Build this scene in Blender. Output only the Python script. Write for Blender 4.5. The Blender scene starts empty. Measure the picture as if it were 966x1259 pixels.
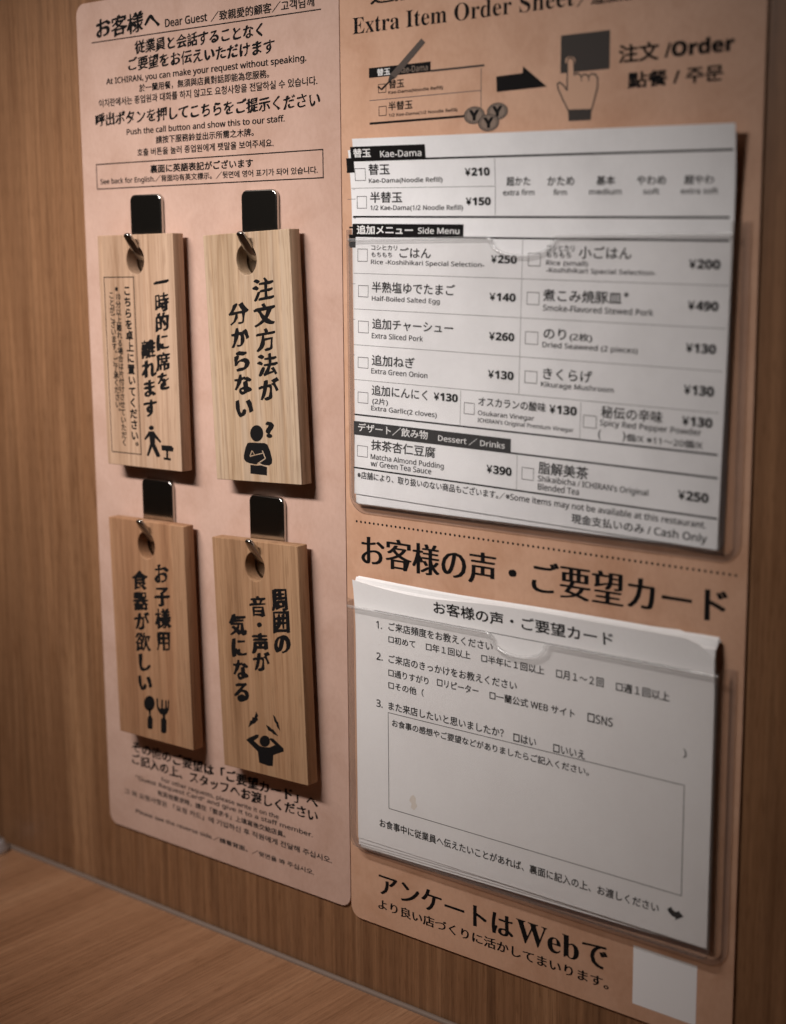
# Close-up of two printed notice boards on the wooden side wall of a noodle-counter booth.
# Board coordinates: x to the right, y up, z out of the wall, in millimetres; the world is in metres.
import bpy, bmesh, math, random
from mathutils import Matrix, Vector
random.seed(7)
SC = bpy.context.scene
COL = SC.collection
MM = 0.001
DESK_Y = -250.6                      # the counter top lies this far below the board origin
def W(x, y, z):                      # board mm -> world metres
    return Vector((x*MM, -z*MM, (y-DESK_Y)*MM))
HALF_PI = math.pi/2

# ------------------------------------------------------------------ camera
cam = bpy.data.cameras.new('camera'); cam_ob = bpy.data.objects.new('camera', cam); COL.objects.link(cam_ob)
cam.sensor_fit = 'HORIZONTAL'; cam.sensor_width = 36.0; cam.lens = 36.0*1816.1/966.0
cam.clip_start = 0.01; cam.clip_end = 20.0
R = Matrix.Rotation(HALF_PI, 3, 'X') @ (Matrix.Rotation(math.radians(-0.55857784), 3, 'Z') @ Matrix.Rotation(math.radians(39.50139734), 3, 'Y') @ Matrix.Rotation(math.radians(-10.3115881), 3, 'X'))
cam_ob.matrix_world = Matrix.Translation(W(330.591, 11.4346, 374.501)) @ R.to_4x4()
cam.dof.use_dof = True; cam.dof.focus_distance = 0.502; cam.dof.aperture_fstop = 10.8
SC.camera = cam_ob

# ------------------------------------------------------------------ world and lamps
world = bpy.data.worlds.new('World'); SC.world = world; world.use_nodes = True
bg = world.node_tree.nodes['Background']
bg.inputs[0].default_value = (1.0, 0.78, 0.60, 1); bg.inputs[1].default_value = 0.010
def area(name, loc, target, sx, sy, power, color, spread=180):
    d = bpy.data.lights.new(name, 'AREA'); d.shape = 'RECTANGLE'; d.size = sx; d.size_y = sy
    d.energy = power; d.color = color; d.spread = math.radians(spread)
    o = bpy.data.objects.new(name, d); COL.objects.link(o)
    o.location = loc; o.rotation_euler = (target-loc).to_track_quat('-Z', 'Y').to_euler()
    return o
area('lamp', W(-108, 232, 350), W(-80, -52, 0), 0.32, 0.03, 0.47, (1.0, 0.935, 0.90), 58)
area('ambient_fill', W(-480, 560, 420), W(-20, -60, 0), 0.45, 0.45, 0.46, (1.0, 0.87, 0.78))  # added soft fill for ambient light and softer shadows on the right
SC.view_settings.view_transform = 'Standard'; SC.view_settings.look = 'None'
SC.view_settings.exposure = 0.0; SC.view_settings.gamma = 1.0

# ------------------------------------------------------------------ measured layout of the printing (mm)
LAYOUT = {
'guest': [
    ('t', 'brush', 'お客様へ', -121.52, 91.1, 35.68, 7.56),
    ('t', 'cond', 'Dear Guest', -83.31, 91.61, 21.83, 2.87),
    ('t', 'goth', '／致親愛的顧客／고객님께', -59.69, 91.15, 48.89, 3.38),
    ('p', 'k', [(-124.48, 89.81), (-7.9, 89.81), (-7.9, 90.21), (-124.48, 90.21)]),
    ('t', 'brush', '従業員と会話することなく', -100.16, 83.8, 65.66, 4.85),
    ('t', 'brush', 'ご要望をお伝えいただけます', -104.1, 78.08, 75.05, 4.89),
    ('t', 'cond', 'At ICHIRAN, you can make your request without speaking.', -116.83, 73.58, 102.12, 3.02),
    ('t', 'goth', '於一蘭用餐，無須與店員對話即能為您服務。', -98.36, 70.17, 66.36, 2.88),
    ('t', 'goth', '이치란에서는 종업원과 대화를 하지 않고도 요청사항을 전달하실 수 있습니다.', -121.54, 66.26, 111.56, 2.96),
    ('t', 'brush', '呼出ボタンを押してこちらをご提示ください', -124.02, 59.26, 115.28, 4.98),
    ('t', 'cond', 'Push the call button and show this to our staff.', -106.31, 55.34, 81.16, 2.29),
    ('t', 'goth', '請按下服務鈴並出示所需之木牌。', -90.25, 51.39, 50.25, 2.75),
    ('t', 'goth', '호출 버튼을 눌러 종업원에게 팻말을 보여주세요.', -100.77, 47.33, 70.16, 2.76),
    ('b', 'k', -124.78, 36.0, 116.95, 9.55, 0.4),
    ('t', 'bold', '裏面に英語表記がございます', -93.94, 40.92, 53.35, 3.1),
    ('t', 'goth', 'See back for English.／背面均有英文標示。／뒷면에 영어 표기가 되어 있습니다.', -122.51, 37.3, 112.08, 2.87),
    ('t', 'brush', 'その他のご要望は「ご要望カード」へ', -117.24, -187.14, 102.0, 4.89),
    ('t', 'brush', 'ご記入の上、スタッフへお渡しください', -117.52, -192.28, 102.16, 4.73),
    ('t', 'light', 'For other requests, please write it on the', -99.88, -196.42, 64.66, 2.41),
    ('t', 'light', '"Guest Request Card" and give it to a staff member.', -115.53, -199.14, 97.48, 2.46),
    ('t', 'light', '有其他要求時，請在「要求卡」上填寫後交給店員。', -102.7, -202.41, 70.77, 2.43),
    ('t', 'light', '그 외 요청사항은 「요청 카드」에 기입하신 후 직원에게 전달해 주십시오.', -122.98, -206.34, 114.06, 2.49),
    ('t', 'light', 'Please see the reverse side.／請看背面。／뒷면을 봐 주십시오.', -116.34, -213.23, 98.57, 2.13),
],
'order': [
    ('t', 'minb', '追加オーダーシート', 13.21, 89.03, 91.02, 7.41),
    ('t', 'serif', 'Extra Item Order Sheet', 5.77, 80.69, 84.02, 5.15),
    ('t', 'goth', '／追加點單／추가 주문서', 90.73, 80.24, 49.75, 4.46),
    ('p', 'k', [(12.41, 66.67), (37.56, 66.67), (37.56, 69.71), (12.41, 69.71)]),
    ('p', 'd', [(37.54, 66.58), (58.14, 66.58), (58.14, 67.18), (37.54, 67.18)]),
    ('p', 'k', [(12.45, 52.11), (51.0, 52.11), (51.0, 52.81), (12.45, 52.81)]),
    ('p', 'f', [(12.54, 59.54), (56.77, 59.54), (56.77, 59.76), (12.54, 59.76)]),
    ('p', 'f', [(56.81, 54.22), (57.03, 54.22), (57.03, 66.07), (56.81, 66.07)]),
    ('t', 'w1', '替玉', 15.88, 66.99, 5.4, 2.25),
    ('t', 'g1', 'Kae-Dama', 25.05, 67.14, 11.4, 1.86),
    ('b', 'k', 16.24, 61.7, 3.32, 2.77, 0.22),
    ('t', 'goth', '替玉', 20.67, 62.74, 6.27, 2.7),
    ('t', 'goth', 'Kae-Dama(Noodle Refill)', 20.45, 60.85, 21.95, 1.3),
    ('b', 'k', 16.38, 54.55, 3.25, 3.04, 0.22),
    ('t', 'goth', '半替玉', 20.4, 55.97, 9.91, 2.76),
    ('t', 'goth', '1/2 Kae-Dama(1/2 Noodle Refill)', 20.58, 53.8, 27.43, 1.31),
    ('p', 'k', [(15.86, 63.68), (16.48, 63.98), (17.55, 63.1), (21.26, 65.56), (21.56, 65.08), (17.7, 62.4)]),
    ('p', 'g', [(33.94, 76.93), (35.54, 75.57), (23.4, 65.85), (21.28, 67.15)]),
    ('p', 'd', [(21.28, 67.15), (23.4, 65.85), (20.95, 65.02), (20.34, 65.23)]),
    ('disc', 54.36, 52.49, 3.97),
    ('disc', 63.01, 53.09, 3.88),
    ('disc', 59.8, 49.97, 3.92),
    ('p', 'k', [(62.51, 63.25), (72.07, 63.49), (72.26, 65.44), (80.74, 59.0), (62.74, 58.74)]),
    ('p', 'd', [(85.45, 62.32), (101.93, 62.32), (101.93, 72.91), (85.45, 72.91)]),
    ('p', 'hand', [(90.62, 65.44), (90.51, 64.99), (90.2, 64.61), (89.71, 64.35), (89.11, 64.23), (88.46, 64.29), (87.85, 64.5), (87.35, 64.84), (87.02, 65.28), (86.9, 65.75), (87.01, 66.21), (87.32, 66.59), (87.82, 66.85), (88.42, 66.96), (89.06, 66.9), (89.67, 66.69), (90.17, 66.35), (90.5, 65.91)]),
    ('p', 'hand', [(88.29, 51.76), (86.47, 54.79), (84.74, 57.97), (84.43, 59.45), (85.21, 59.87), (86.41, 59.06), (87.81, 57.43), (87.78, 65.76), (88.26, 66.44), (89.24, 66.35), (89.93, 65.58), (90.19, 61.57), (91.06, 61.9), (92.23, 61.41), (92.63, 60.75), (93.39, 61.48), (94.55, 61.23), (95.05, 60.56), (95.89, 61.44), (97.43, 61.08), (98.12, 59.85), (98.07, 57.56), (97.35, 55.0), (96.17, 51.42)]),
    ('p', 'finger', [(92.49, 60.92), (92.78, 60.89), (92.85, 59.54), (92.56, 59.56)]),
    ('p', 'finger', [(94.9, 60.73), (95.19, 60.71), (95.26, 59.35), (94.97, 59.37)]),
    ('p', 'd', [(88.2, 51.53), (96.17, 51.5), (95.94, 48.56), (88.44, 48.69)]),
    ('t', 'bold', '注文 /Order', 104.84, 63.44, 35.7, 5.09),
    ('t', 'bold', '點餐 / 주문', 107.94, 56.36, 29.66, 4.43),
    ('dots', [4.95, -78.97], [146.01, -78.54]),
    ('t', 'minb', 'お客様の声・ご要望カード', 6.82, -93.47, 136.99, 10.51),
    ('t', 'minb', 'アンケートは', 13.26, -211.26, 57.71, 7.65),
    ('t', 'serifb', 'Web', 71.95, -211.06, 24.3, 7.68),
    ('t', 'minb', 'で', 97.36, -210.89, 9.44, 7.7),
    ('t', 'mins', 'より良い店づくりに活かしてまいります。', 12.89, -217.16, 94.45, 3.85),
    ('p', 'white', [(115.91, -218.6), (137.71, -218.6), (137.71, -199.34), (115.91, -199.34)]),
],
'slip': [
    ('p', 'k', [(-69.24, 109.62), (-38.42, 109.62), (-38.42, 113.91), (-69.24, 113.91)]),
    ('p', 'k', [(-69.43, 109.27), (66.14, 109.27), (66.14, 109.87), (-69.43, 109.87)]),
    ('t', 'w1', '替玉', -68.04, 110.48, 7.4, 2.79),
    ('t', 'w2', 'Kae-Dama', -56.74, 110.36, 16.72, 2.0),
    ('b', 'f', -68.03, 103.17, 4.62, 3.97, 0.22),
    ('t', 'med', '替玉', -62.12, 104.91, 8.91, 3.48),
    ('t', 'light', 'Kae-Dama(Noodle Refill)', -62.14, 102.04, 29.97, 1.91),
    ('t', 'bold', '¥210', -23.49, 104.02, 9.4, 2.46),
    ('p', 'f', [(-69.76, 100.8), (-12.45, 100.8), (-12.45, 100.95), (-69.76, 100.95)]),
    ('p', 'f', [(-12.24, 92.2), (-12.09, 92.2), (-12.09, 109.49), (-12.24, 109.49)]),
    ('b', 'f', -67.54, 94.37, 4.23, 3.98, 0.22),
    ('t', 'med', '半替玉', -61.89, 96.17, 13.43, 3.47),
    ('t', 'light', '1/2 Kae-Dama(1/2 Noodle Refill)', -61.79, 93.45, 37.44, 2.01),
    ('t', 'bold', '¥150', -23.3, 95.25, 9.47, 2.44),
    ('t', 'med', '超かた', -8.04, 100.9, 8.67, 2.73),
    ('t', 'light', 'extra firm', -9.34, 98.11, 11.41, 1.79),
    ('t', 'med', 'かため', 6.64, 100.81, 9.33, 2.68),
    ('t', 'light', 'firm', 8.72, 98.08, 4.68, 1.75),
    ('t', 'med', '基本', 23.43, 100.78, 6.25, 2.61),
    ('t', 'light', 'medium', 21.02, 98.12, 10.73, 1.72),
    ('t', 'med', 'やわめ', 36.68, 100.69, 9.22, 2.56),
    ('t', 'light', 'soft', 38.72, 98.08, 5.13, 1.67),
    ('t', 'med', '超やわ', 51.58, 100.66, 8.98, 2.51),
    ('t', 'light', 'extra soft', 50.58, 98.1, 11.28, 1.64),
    ('p', 'k', [(-69.34, 91.47), (65.55, 91.47), (65.55, 92.07), (-69.34, 92.07)]),
    ('p', 'k', [(-69.47, 85.8), (-24.07, 85.8), (-24.07, 89.53), (-69.47, 89.53)]),
    ('p', 'k', [(-69.19, 85.27), (65.89, 85.27), (65.89, 85.82), (-69.19, 85.82)]),
    ('t', 'w1', '追加メニュー', -67.54, 86.17, 23.54, 2.93),
    ('t', 'w2', 'Side Menu', -41.99, 86.56, 16.35, 1.97),
    ('b', 'f', -67.21, 77.36, 4.33, 4.18, 0.22),
    ('t', 'light', 'コシヒカリ', -61.32, 81.15, 10.91, 1.67),
    ('t', 'light', 'もちもち', -61.3, 78.93, 8.79, 1.62),
    ('t', 'med', 'ごはん', -49.47, 78.98, 12.84, 3.21),
    ('t', 'light', 'Rice -Koshihikari Special Selection-', -61.41, 76.23, 45.61, 1.96),
    ('t', 'bold', '¥250', -13.39, 77.95, 9.62, 2.5),
    ('p', 'f', [(-68.84, 73.46), (66.33, 73.46), (66.33, 73.61), (-68.84, 73.61)]),
    ('b', 'f', -66.87, 65.87, 4.42, 3.87, 0.22),
    ('t', 'med', '半熟塩ゆでたまご', -60.95, 67.53, 34.08, 3.57),
    ('t', 'light', 'Half-Boiled Salted Egg', -60.92, 64.4, 28.11, 2.11),
    ('t', 'bold', '¥140', -13.67, 66.58, 9.86, 2.52),
    ('p', 'f', [(-68.59, 61.82), (66.23, 61.82), (66.23, 61.97), (-68.59, 61.97)]),
    ('b', 'f', -66.83, 54.14, 4.59, 3.99, 0.22),
    ('t', 'med', '追加チャーシュー', -60.67, 55.68, 33.28, 3.55),
    ('t', 'light', 'Extra Sliced Pork', -60.85, 52.66, 21.47, 1.86),
    ('t', 'bold', '¥260', -13.5, 54.59, 9.54, 2.57),
    ('p', 'f', [(-68.7, 50.06), (65.77, 50.06), (65.77, 50.21), (-68.7, 50.21)]),
    ('p', 'f', [(-1.93, 38.83), (-1.78, 38.83), (-1.78, 85.14), (-1.93, 85.14)]),
    ('b', 'f', 0.27, 77.37, 4.49, 3.96, 0.22),
    ('t', 'light', 'コシヒカリ', 6.84, 81.87, 9.67, 1.9),
    ('t', 'light', 'もちもち', 6.7, 80.03, 8.75, 1.78),
    ('t', 'med', '小ごはん', 18.09, 79.91, 17.59, 3.62),
    ('t', 'light', 'Rice (small)', 6.8, 77.4, 14.49, 1.9),
    ('t', 'light', '-Koshihikari Special Selection-', 6.87, 75.26, 36.9, 1.91),
    ('t', 'bold', '¥200', 53.99, 77.83, 9.61, 2.66),
    ('b', 'f', 0.17, 65.91, 4.51, 3.82, 0.22),
    ('t', 'med', '煮こみ焼豚皿', 5.99, 67.18, 27.04, 3.65),
    ('t', 'light', '※', 33.65, 69.32, 1.71, 1.38),
    ('t', 'light', 'Smoke-Flavored Stewed Pork', 6.09, 64.34, 37.43, 1.93),
    ('t', 'bold', '¥490', 54.25, 66.47, 9.42, 2.69),
    ('b', 'f', -0.1, 54.05, 4.74, 3.9, 0.22),
    ('t', 'med', 'のり', 6.57, 56.02, 8.03, 3.27),
    ('t', 'med', '(2枚)', 15.81, 55.6, 7.82, 2.75),
    ('t', 'light', 'Dried Seaweed (2 pieces)', 6.27, 53.0, 32.69, 2.19),
    ('t', 'bold', '¥130', 54.23, 54.74, 9.36, 2.71),
    ('b', 'f', 0.11, 42.32, 4.58, 3.77, 0.22),
    ('t', 'med', 'きくらげ', 6.79, 43.93, 17.31, 3.54),
    ('t', 'light', 'Kikurage Mushroom', 6.14, 41.16, 25.38, 2.16),
    ('t', 'bold', '¥130', 54.21, 42.95, 9.4, 2.85),
    ('p', 'f', [(-68.37, 38.51), (65.39, 38.51), (65.39, 38.66), (-68.37, 38.66)]),
    ('b', 'f', -66.84, 42.53, 4.58, 3.69, 0.22),
    ('t', 'med', '追加ねぎ', -60.77, 43.73, 18.13, 3.64),
    ('t', 'light', 'Extra Green Onion', -60.96, 41.07, 23.6, 1.8),
    ('t', 'bold', '¥130', -13.56, 42.81, 9.68, 2.64),
    ('b', 'f', -66.79, 30.87, 4.57, 3.77, 0.22),
    ('t', 'med', '追加にんにく', -60.68, 33.9, 23.45, 3.5),
    ('t', 'bold', '¥130', -34.75, 34.31, 9.74, 2.61),
    ('t', 'med', '(2片)', -60.44, 30.69, 6.79, 2.43),
    ('t', 'light', 'Extra Garlic(2 cloves)', -60.91, 28.37, 27.59, 2.17),
    ('p', 'f', [(-24.1, 27.18), (-23.95, 27.18), (-23.95, 38.23), (-24.1, 38.23)]),
    ('p', 'k', [(-68.3, 26.63), (65.62, 26.63), (65.62, 27.18), (-68.3, 27.18)]),
    ('b', 'f', -22.62, 30.92, 4.15, 3.7, 0.22),
    ('t', 'med', 'オスカランの酸味', -17.05, 33.93, 25.25, 2.93),
    ('t', 'bold', '¥130', 9.39, 33.85, 9.82, 2.7),
    ('t', 'light', 'Osukaran Vinegar', -17.12, 30.57, 21.14, 2.04),
    ('t', 'light', "ICHIRAN's Original Premium Vinegar", -17.2, 28.43, 35.47, 1.79),
    ('p', 'f', [(20.4, 26.9), (20.55, 26.9), (20.55, 38.07), (20.4, 38.07)]),
    ('b', 'f', 21.48, 30.6, 4.63, 3.82, 0.22),
    ('t', 'med', '秘伝の辛味', 27.57, 34.09, 20.43, 3.59),
    ('t', 'bold', '¥130', 54.1, 34.21, 9.51, 2.76),
    ('t', 'light', 'Spicy Red Pepper Powder', 27.25, 31.23, 33.06, 2.4),
    ('t', 'light', '(', 26.79, 27.49, 0.98, 3.13),
    ('t', 'light', ')', 35.07, 27.69, 0.95, 3.09),
    ('t', 'light', '個/X ※11～20個/X', 36.29, 27.96, 24.65, 2.26),
    ('p', 'k', [(-68.46, 20.52), (-4.33, 20.52), (-4.33, 24.7), (-68.46, 24.7)]),
    ('t', 'w2', 'デザート／飲み物', -66.57, 21.33, 29.73, 2.88),
    ('t', 'w2', 'Dessert ／ Drinks', -32.66, 21.22, 26.09, 2.31),
    ('p', 'k', [(-68.44, 20.09), (65.99, 20.09), (65.99, 20.64), (-68.44, 20.64)]),
    ('b', 'f', -66.96, 12.8, 4.67, 3.86, 0.22),
    ('t', 'med', '抹茶杏仁豆腐', -60.8, 15.57, 27.06, 3.63),
    ('t', 'light', 'Matcha Almond Pudding', -60.95, 11.98, 30.75, 2.41),
    ('t', 'light', 'w/ Green Tea Sauce', -60.93, 10.15, 25.69, 1.92),
    ('t', 'bold', '¥390', -13.36, 13.1, 9.65, 2.73),
    ('p', 'f', [(-1.93, 9.16), (-1.78, 9.16), (-1.78, 20.32), (-1.93, 20.32)]),
    ('b', 'f', -0.04, 12.58, 4.49, 3.88, 0.22),
    ('t', 'med', '脂解美茶', 6.06, 15.04, 17.85, 3.88),
    ('t', 'light', "Shikaibicha / ICHIRAN's Original", 6.0, 12.14, 38.31, 2.51),
    ('t', 'light', 'Blended Tea', 6.07, 10.07, 14.82, 2.11),
    ('t', 'bold', '¥250', 53.95, 12.95, 9.62, 2.81),
    ('p', 'k', [(-68.44, 8.63), (66.52, 8.63), (66.52, 9.18), (-68.44, 9.18)]),
    ('t', 'med', '※店舗により、取り扱いのない商品もございます。', -66.75, 5.39, 58.16, 2.61),
    ('t', 'light', '／', -8.28, 5.42, 2.17, 2.31),
    ('t', 'light', '※Some items may not be available at this restaurant.', -5.82, 5.03, 68.93, 2.69),
    ('t', 'med', '現金支払いのみ / Cash Only', 18.46, 0.86, 45.25, 3.48),
],
'card': [
    ('t', 'med', 'お客様の声・ご要望カード', 41.08, -104.85, 67.9, 4.39),
    ('p', 'f', [(15.28, -107.91), (134.84, -107.91), (134.84, -107.66), (15.28, -107.66)]),
    ('t', 'goth', '1.', 15.89, -113.92, 2.52, 2.68),
    ('t', 'goth', 'ご来店頻度をお教えください', 21.26, -113.91, 43.14, 3.04),
    ('t', 'goth', '□初めて', 21.1, -118.19, 11.64, 2.61),
    ('t', 'goth', '□年１回以上', 37.18, -118.16, 18.36, 2.73),
    ('t', 'goth', '□半年に１回以上', 59.82, -118.22, 24.19, 2.76),
    ('t', 'goth', '□月１～２回', 88.37, -118.3, 17.07, 2.91),
    ('t', 'goth', '□週１回以上', 109.7, -118.52, 18.11, 2.93),
    ('t', 'goth', '2.', 15.7, -125.02, 2.82, 2.67),
    ('t', 'goth', 'ご来店のきっかけをお教えください', 21.09, -125.21, 52.63, 3.02),
    ('t', 'goth', '□通りすがり', 20.97, -129.9, 17.32, 2.74),
    ('t', 'goth', '□リピーター', 41.81, -129.47, 16.95, 2.67),
    ('t', 'goth', '□一蘭公式 WEB サイト', 63.12, -129.96, 32.27, 2.82),
    ('t', 'goth', '□SNS', 99.91, -130.03, 8.96, 2.83),
    ('t', 'goth', '□その他（', 20.93, -134.34, 15.31, 2.75),
    ('t', 'goth', '）', 132.7, -134.54, 1.03, 2.96),
    ('t', 'goth', '3.', 15.49, -141.67, 2.84, 2.7),
    ('t', 'goth', 'また来店したいと思いましたか？', 20.92, -141.77, 47.89, 3.05),
    ('t', 'goth', '□はい', 72.52, -142.1, 8.71, 2.86),
    ('t', 'goth', '□いいえ', 87.64, -142.42, 11.6, 2.91),
    ('b', 'f', 20.57, -177.28, 112.89, 34.59, 0.25),
    ('t', 'goth', 'お食事の感想やご要望などがありましたらご記入ください。', 22.41, -147.35, 78.38, 2.66),
    ('t', 'goth', 'お食事中に従業員へ伝えたいことがあれば、裏面に記入の上、お渡しください', 16.47, -184.82, 109.52, 3.11),
    ('p', 'k', [(128.76, -182.68), (130.07, -181.53), (130.55, -182.27), (131.38, -182.69), (132.19, -182.56), (132.52, -182.03), (134.3, -183.54), (131.46, -185.42), (131.67, -184.54), (130.62, -184.46), (129.55, -183.78)]),
    ('p', 'stain', [(30.42, -170.5), (31.49, -169.66), (32.55, -170.57), (32.54, -172.31), (33.24, -173.31), (31.81, -175.1), (30.4, -174.57), (30.76, -173.03), (29.7, -172.12)]),
],
't1_org': ([-94.89, -68.05], 0.6, 41.0),
't1': [
    ('v', 'brusht', '一時的に席を', [(13.71, 69.39), (13.56, 62.18), (13.41, 54.97), (13.25, 47.76), (13.1, 40.55), (12.95, 33.34)], 7.11, 6.54),
    ('v', 'brusht', '離れます', [(5.05, 44.91), (4.96, 37.6), (4.87, 30.3), (4.77, 22.99)], 7.29, 6.68),
    ('b', 'k', -18.44, 4.77, 17.31, 66.7, 0.35),
    ('v', 'colb', 'こちらを卓上に置いてください。', [(-5.31, 66.34), (-5.26, 62.16), (-5.2, 57.97), (-5.14, 53.79), (-5.09, 49.61), (-5.03, 45.42), (-4.98, 41.24), (-4.92, 37.05), (-4.87, 32.87), (-4.81, 28.68), (-4.75, 24.5), (-4.7, 20.32), (-4.64, 16.13), (-4.59, 11.95), (-4.53, 7.76)], 3.95, 3.68),
    ('v', 'colm', ['※', '10', '分', '以', '上', '離', 'れ', 'る', '場', '合', 'は', '片', '付', 'け', 'さ', 'せ', 'て', 'い', 'た', 'だ', 'く'], [(-10.7, 67.04), (-10.7, 64.13), (-10.7, 61.23), (-10.7, 58.32), (-10.71, 55.41), (-10.71, 52.51), (-10.71, 49.6), (-10.71, 46.7), (-10.72, 43.79), (-10.72, 40.88), (-10.72, 37.98), (-10.73, 35.07), (-10.73, 32.17), (-10.73, 29.26), (-10.73, 26.35), (-10.74, 23.45), (-10.74, 20.54), (-10.74, 17.63), (-10.74, 14.73), (-10.75, 11.82), (-10.75, 8.92)], 2.92, 2.71),
    ('v', 'colm', 'ことがございます。ご了承ください。', [(-14.44, 64.61), (-14.38, 61.86), (-14.32, 59.11), (-14.27, 56.37), (-14.21, 53.62), (-14.15, 50.87), (-14.1, 48.12), (-14.04, 45.37), (-13.98, 42.62), (-13.93, 39.87), (-13.87, 37.12), (-13.81, 34.37), (-13.76, 31.62), (-13.7, 28.87), (-13.64, 26.12), (-13.59, 23.37), (-13.53, 20.62)], 2.94, 2.71),
    ('p', 'k', [(6.45, 15.52), (6.37, 15.24), (6.15, 14.98), (5.82, 14.77), (5.42, 14.62), (4.98, 14.55), (4.55, 14.56), (4.16, 14.67), (3.86, 14.85), (3.67, 15.08), (3.62, 15.35), (3.71, 15.63), (3.92, 15.89), (4.25, 16.11), (4.65, 16.25), (5.1, 16.32), (5.53, 16.3), (5.92, 16.2), (6.22, 16.02), (6.4, 15.79)]),
    ('p', 'k', [(3.54, 14.08), (6.37, 14.25), (7.52, 13.06), (10.35, 10.59), (9.57, 10.03), (6.87, 11.75), (6.73, 9.53), (9.46, 5.28), (8.67, 4.59), (7.18, 4.68), (5.04, 8.15), (2.93, 4.63), (1.7, 4.74), (3.89, 9.34), (3.7, 12.19), (1.32, 10.51), (0.78, 11.12)]),
    ('p', 'k', [(10.18, 9.31), (15.83, 9.37), (16.97, 8.57), (16.53, 7.22), (10.33, 7.3)]),
    ('p', 'k', [(12.77, 7.72), (13.89, 7.8), (13.67, 4.13), (12.55, 4.05)]),
    ('p', 'k', [(11.2, 4.77), (15.18, 4.68), (15.22, 3.8), (11.24, 3.89)]),
],
't2_org': ([-34.47, -67.97], 2.4, 42.01),
't2': [
    ('v', 'brusht', '注文方法が', [(7.26, 67.21), (7.32, 58.59), (7.38, 49.96), (7.45, 41.34), (7.51, 32.72)], 9.0, 7.53),
    ('v', 'brusht', '分からない', [(-5.39, 59.09), (-5.32, 50.93), (-5.25, 42.76), (-5.17, 34.59), (-5.1, 26.43)], 8.9, 7.4),
    ('p', 'k', [(3.78, 17.37), (3.65, 16.72), (3.37, 16.1), (2.94, 15.54), (2.4, 15.06), (1.76, 14.69), (1.07, 14.45), (0.34, 14.36), (-0.37, 14.41), (-1.04, 14.6), (-1.63, 14.93), (-2.11, 15.38), (-2.46, 15.92), (-2.65, 16.53), (-2.69, 17.18), (-2.55, 17.83), (-2.27, 18.46), (-1.84, 19.02), (-1.29, 19.5), (-0.65, 19.86), (0.05, 20.09), (0.78, 20.18), (1.49, 20.13), (2.15, 19.93), (2.74, 19.6), (3.21, 19.16), (3.55, 18.62), (3.75, 18.01)]),
    ('p', 'k', [(-4.3, 13.7), (-3.21, 13.94), (4.16, 13.98), (5.51, 13.53), (6.73, 11.23), (7.48, 8.26), (7.25, 6.9), (5.81, 6.14), (3.58, 6.14), (2.2, 6.39), (1.25, 6.85), (-0.62, 6.27), (-3.43, 6.45), (-5.52, 6.97), (-6.52, 7.94), (-6.49, 9.22), (-5.42, 12.04)]),
    ('p', 'k', [(-3.46, 6.04), (-0.51, 5.87), (2.04, 6.08), (3.55, 5.74), (4.79, 5.59), (4.5, 2.57), (-3.63, 2.84)]),
    ('p', 'wood', [(-2.29, 11.25), (-2.01, 11.16), (-3.24, 8.99), (-3.59, 9.08)]),
    ('p', 'wood', [(-2.15, 11.25), (-0.92, 9.79), (-1.14, 9.63), (-2.31, 10.99)]),
    ('p', 'wood', [(-3.51, 9.18), (3.21, 10.55), (3.26, 10.3), (-3.46, 8.83)]),
    ('p', 'wood', [(2.7, 11.23), (3.13, 11.34), (4.46, 8.59), (4.03, 8.47)]),
    ('p', 'wood', [(4.04, 8.67), (4.45, 8.49), (0.46, 6.51), (0.12, 6.7)]),
    ('t', 'black2', '?', 4.99, 15.85, 4.27, 5.79),
],
't3_org': ([-93.93, -175.63], 1.1, 43.01),
't3': [
    ('v', 'brusht', 'お子様用', [(7.77, 67.42), (7.61, 58.67), (7.46, 49.91), (7.3, 41.16)], 7.92, 7.7),
    ('v', 'brusht', '食器が欲しい', [(-4.89, 63.48), (-4.88, 55.34), (-4.87, 47.21), (-4.86, 39.07), (-4.85, 30.93), (-4.84, 22.79)], 8.17, 7.21),
    ('p', 'k', [(0.43, 15.11), (0.26, 14.29), (-0.11, 13.48), (-0.66, 12.75), (-1.36, 12.14), (-2.15, 11.69), (-2.99, 11.43), (-3.81, 11.39), (-4.57, 11.57), (-5.2, 11.95), (-5.66, 12.51), (-5.93, 13.21), (-5.98, 14.0), (-5.81, 14.83), (-5.43, 15.64), (-4.87, 16.37), (-4.17, 16.98), (-3.37, 17.43), (-2.53, 17.67), (-1.71, 17.71), (-0.97, 17.53), (-0.34, 17.15), (0.12, 16.59), (0.38, 15.89)]),
    ('p', 'k', [(-3.66, 12.16), (-1.98, 12.46), (-2.31, 9.91), (-1.26, 8.61), (-1.53, 4.82), (-2.44, 4.1), (-3.9, 3.94), (-4.58, 4.51), (-4.3, 8.31), (-3.33, 9.73)]),
    ('p', 'k', [(1.52, 17.42), (2.38, 17.42), (2.43, 14.22), (3.23, 13.47), (3.96, 13.7), (4.35, 17.26), (5.35, 17.34), (5.1, 13.9), (6.25, 14.1), (6.62, 17.41), (7.47, 17.55), (7.39, 14.3), (8.01, 15.19), (8.19, 17.82), (8.89, 17.8), (8.48, 13.8), (7.39, 12.23), (6.2, 11.33), (6.11, 10.18), (6.9, 9.34), (6.43, 4.56), (5.53, 3.9), (4.1, 3.73), (3.29, 4.22), (3.64, 9.24), (4.7, 10.17), (4.76, 11.08), (3.09, 11.47), (2.04, 12.67), (1.42, 14.04)]),
],
't4_org': ([-34.42, -176.39], 2.1, 43.01),
't4': [
    ('v', 'brusht', '周囲の', [(11.81, 67.01), (11.8, 58.96), (11.79, 50.92)], 8.04, 8.03),
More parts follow.
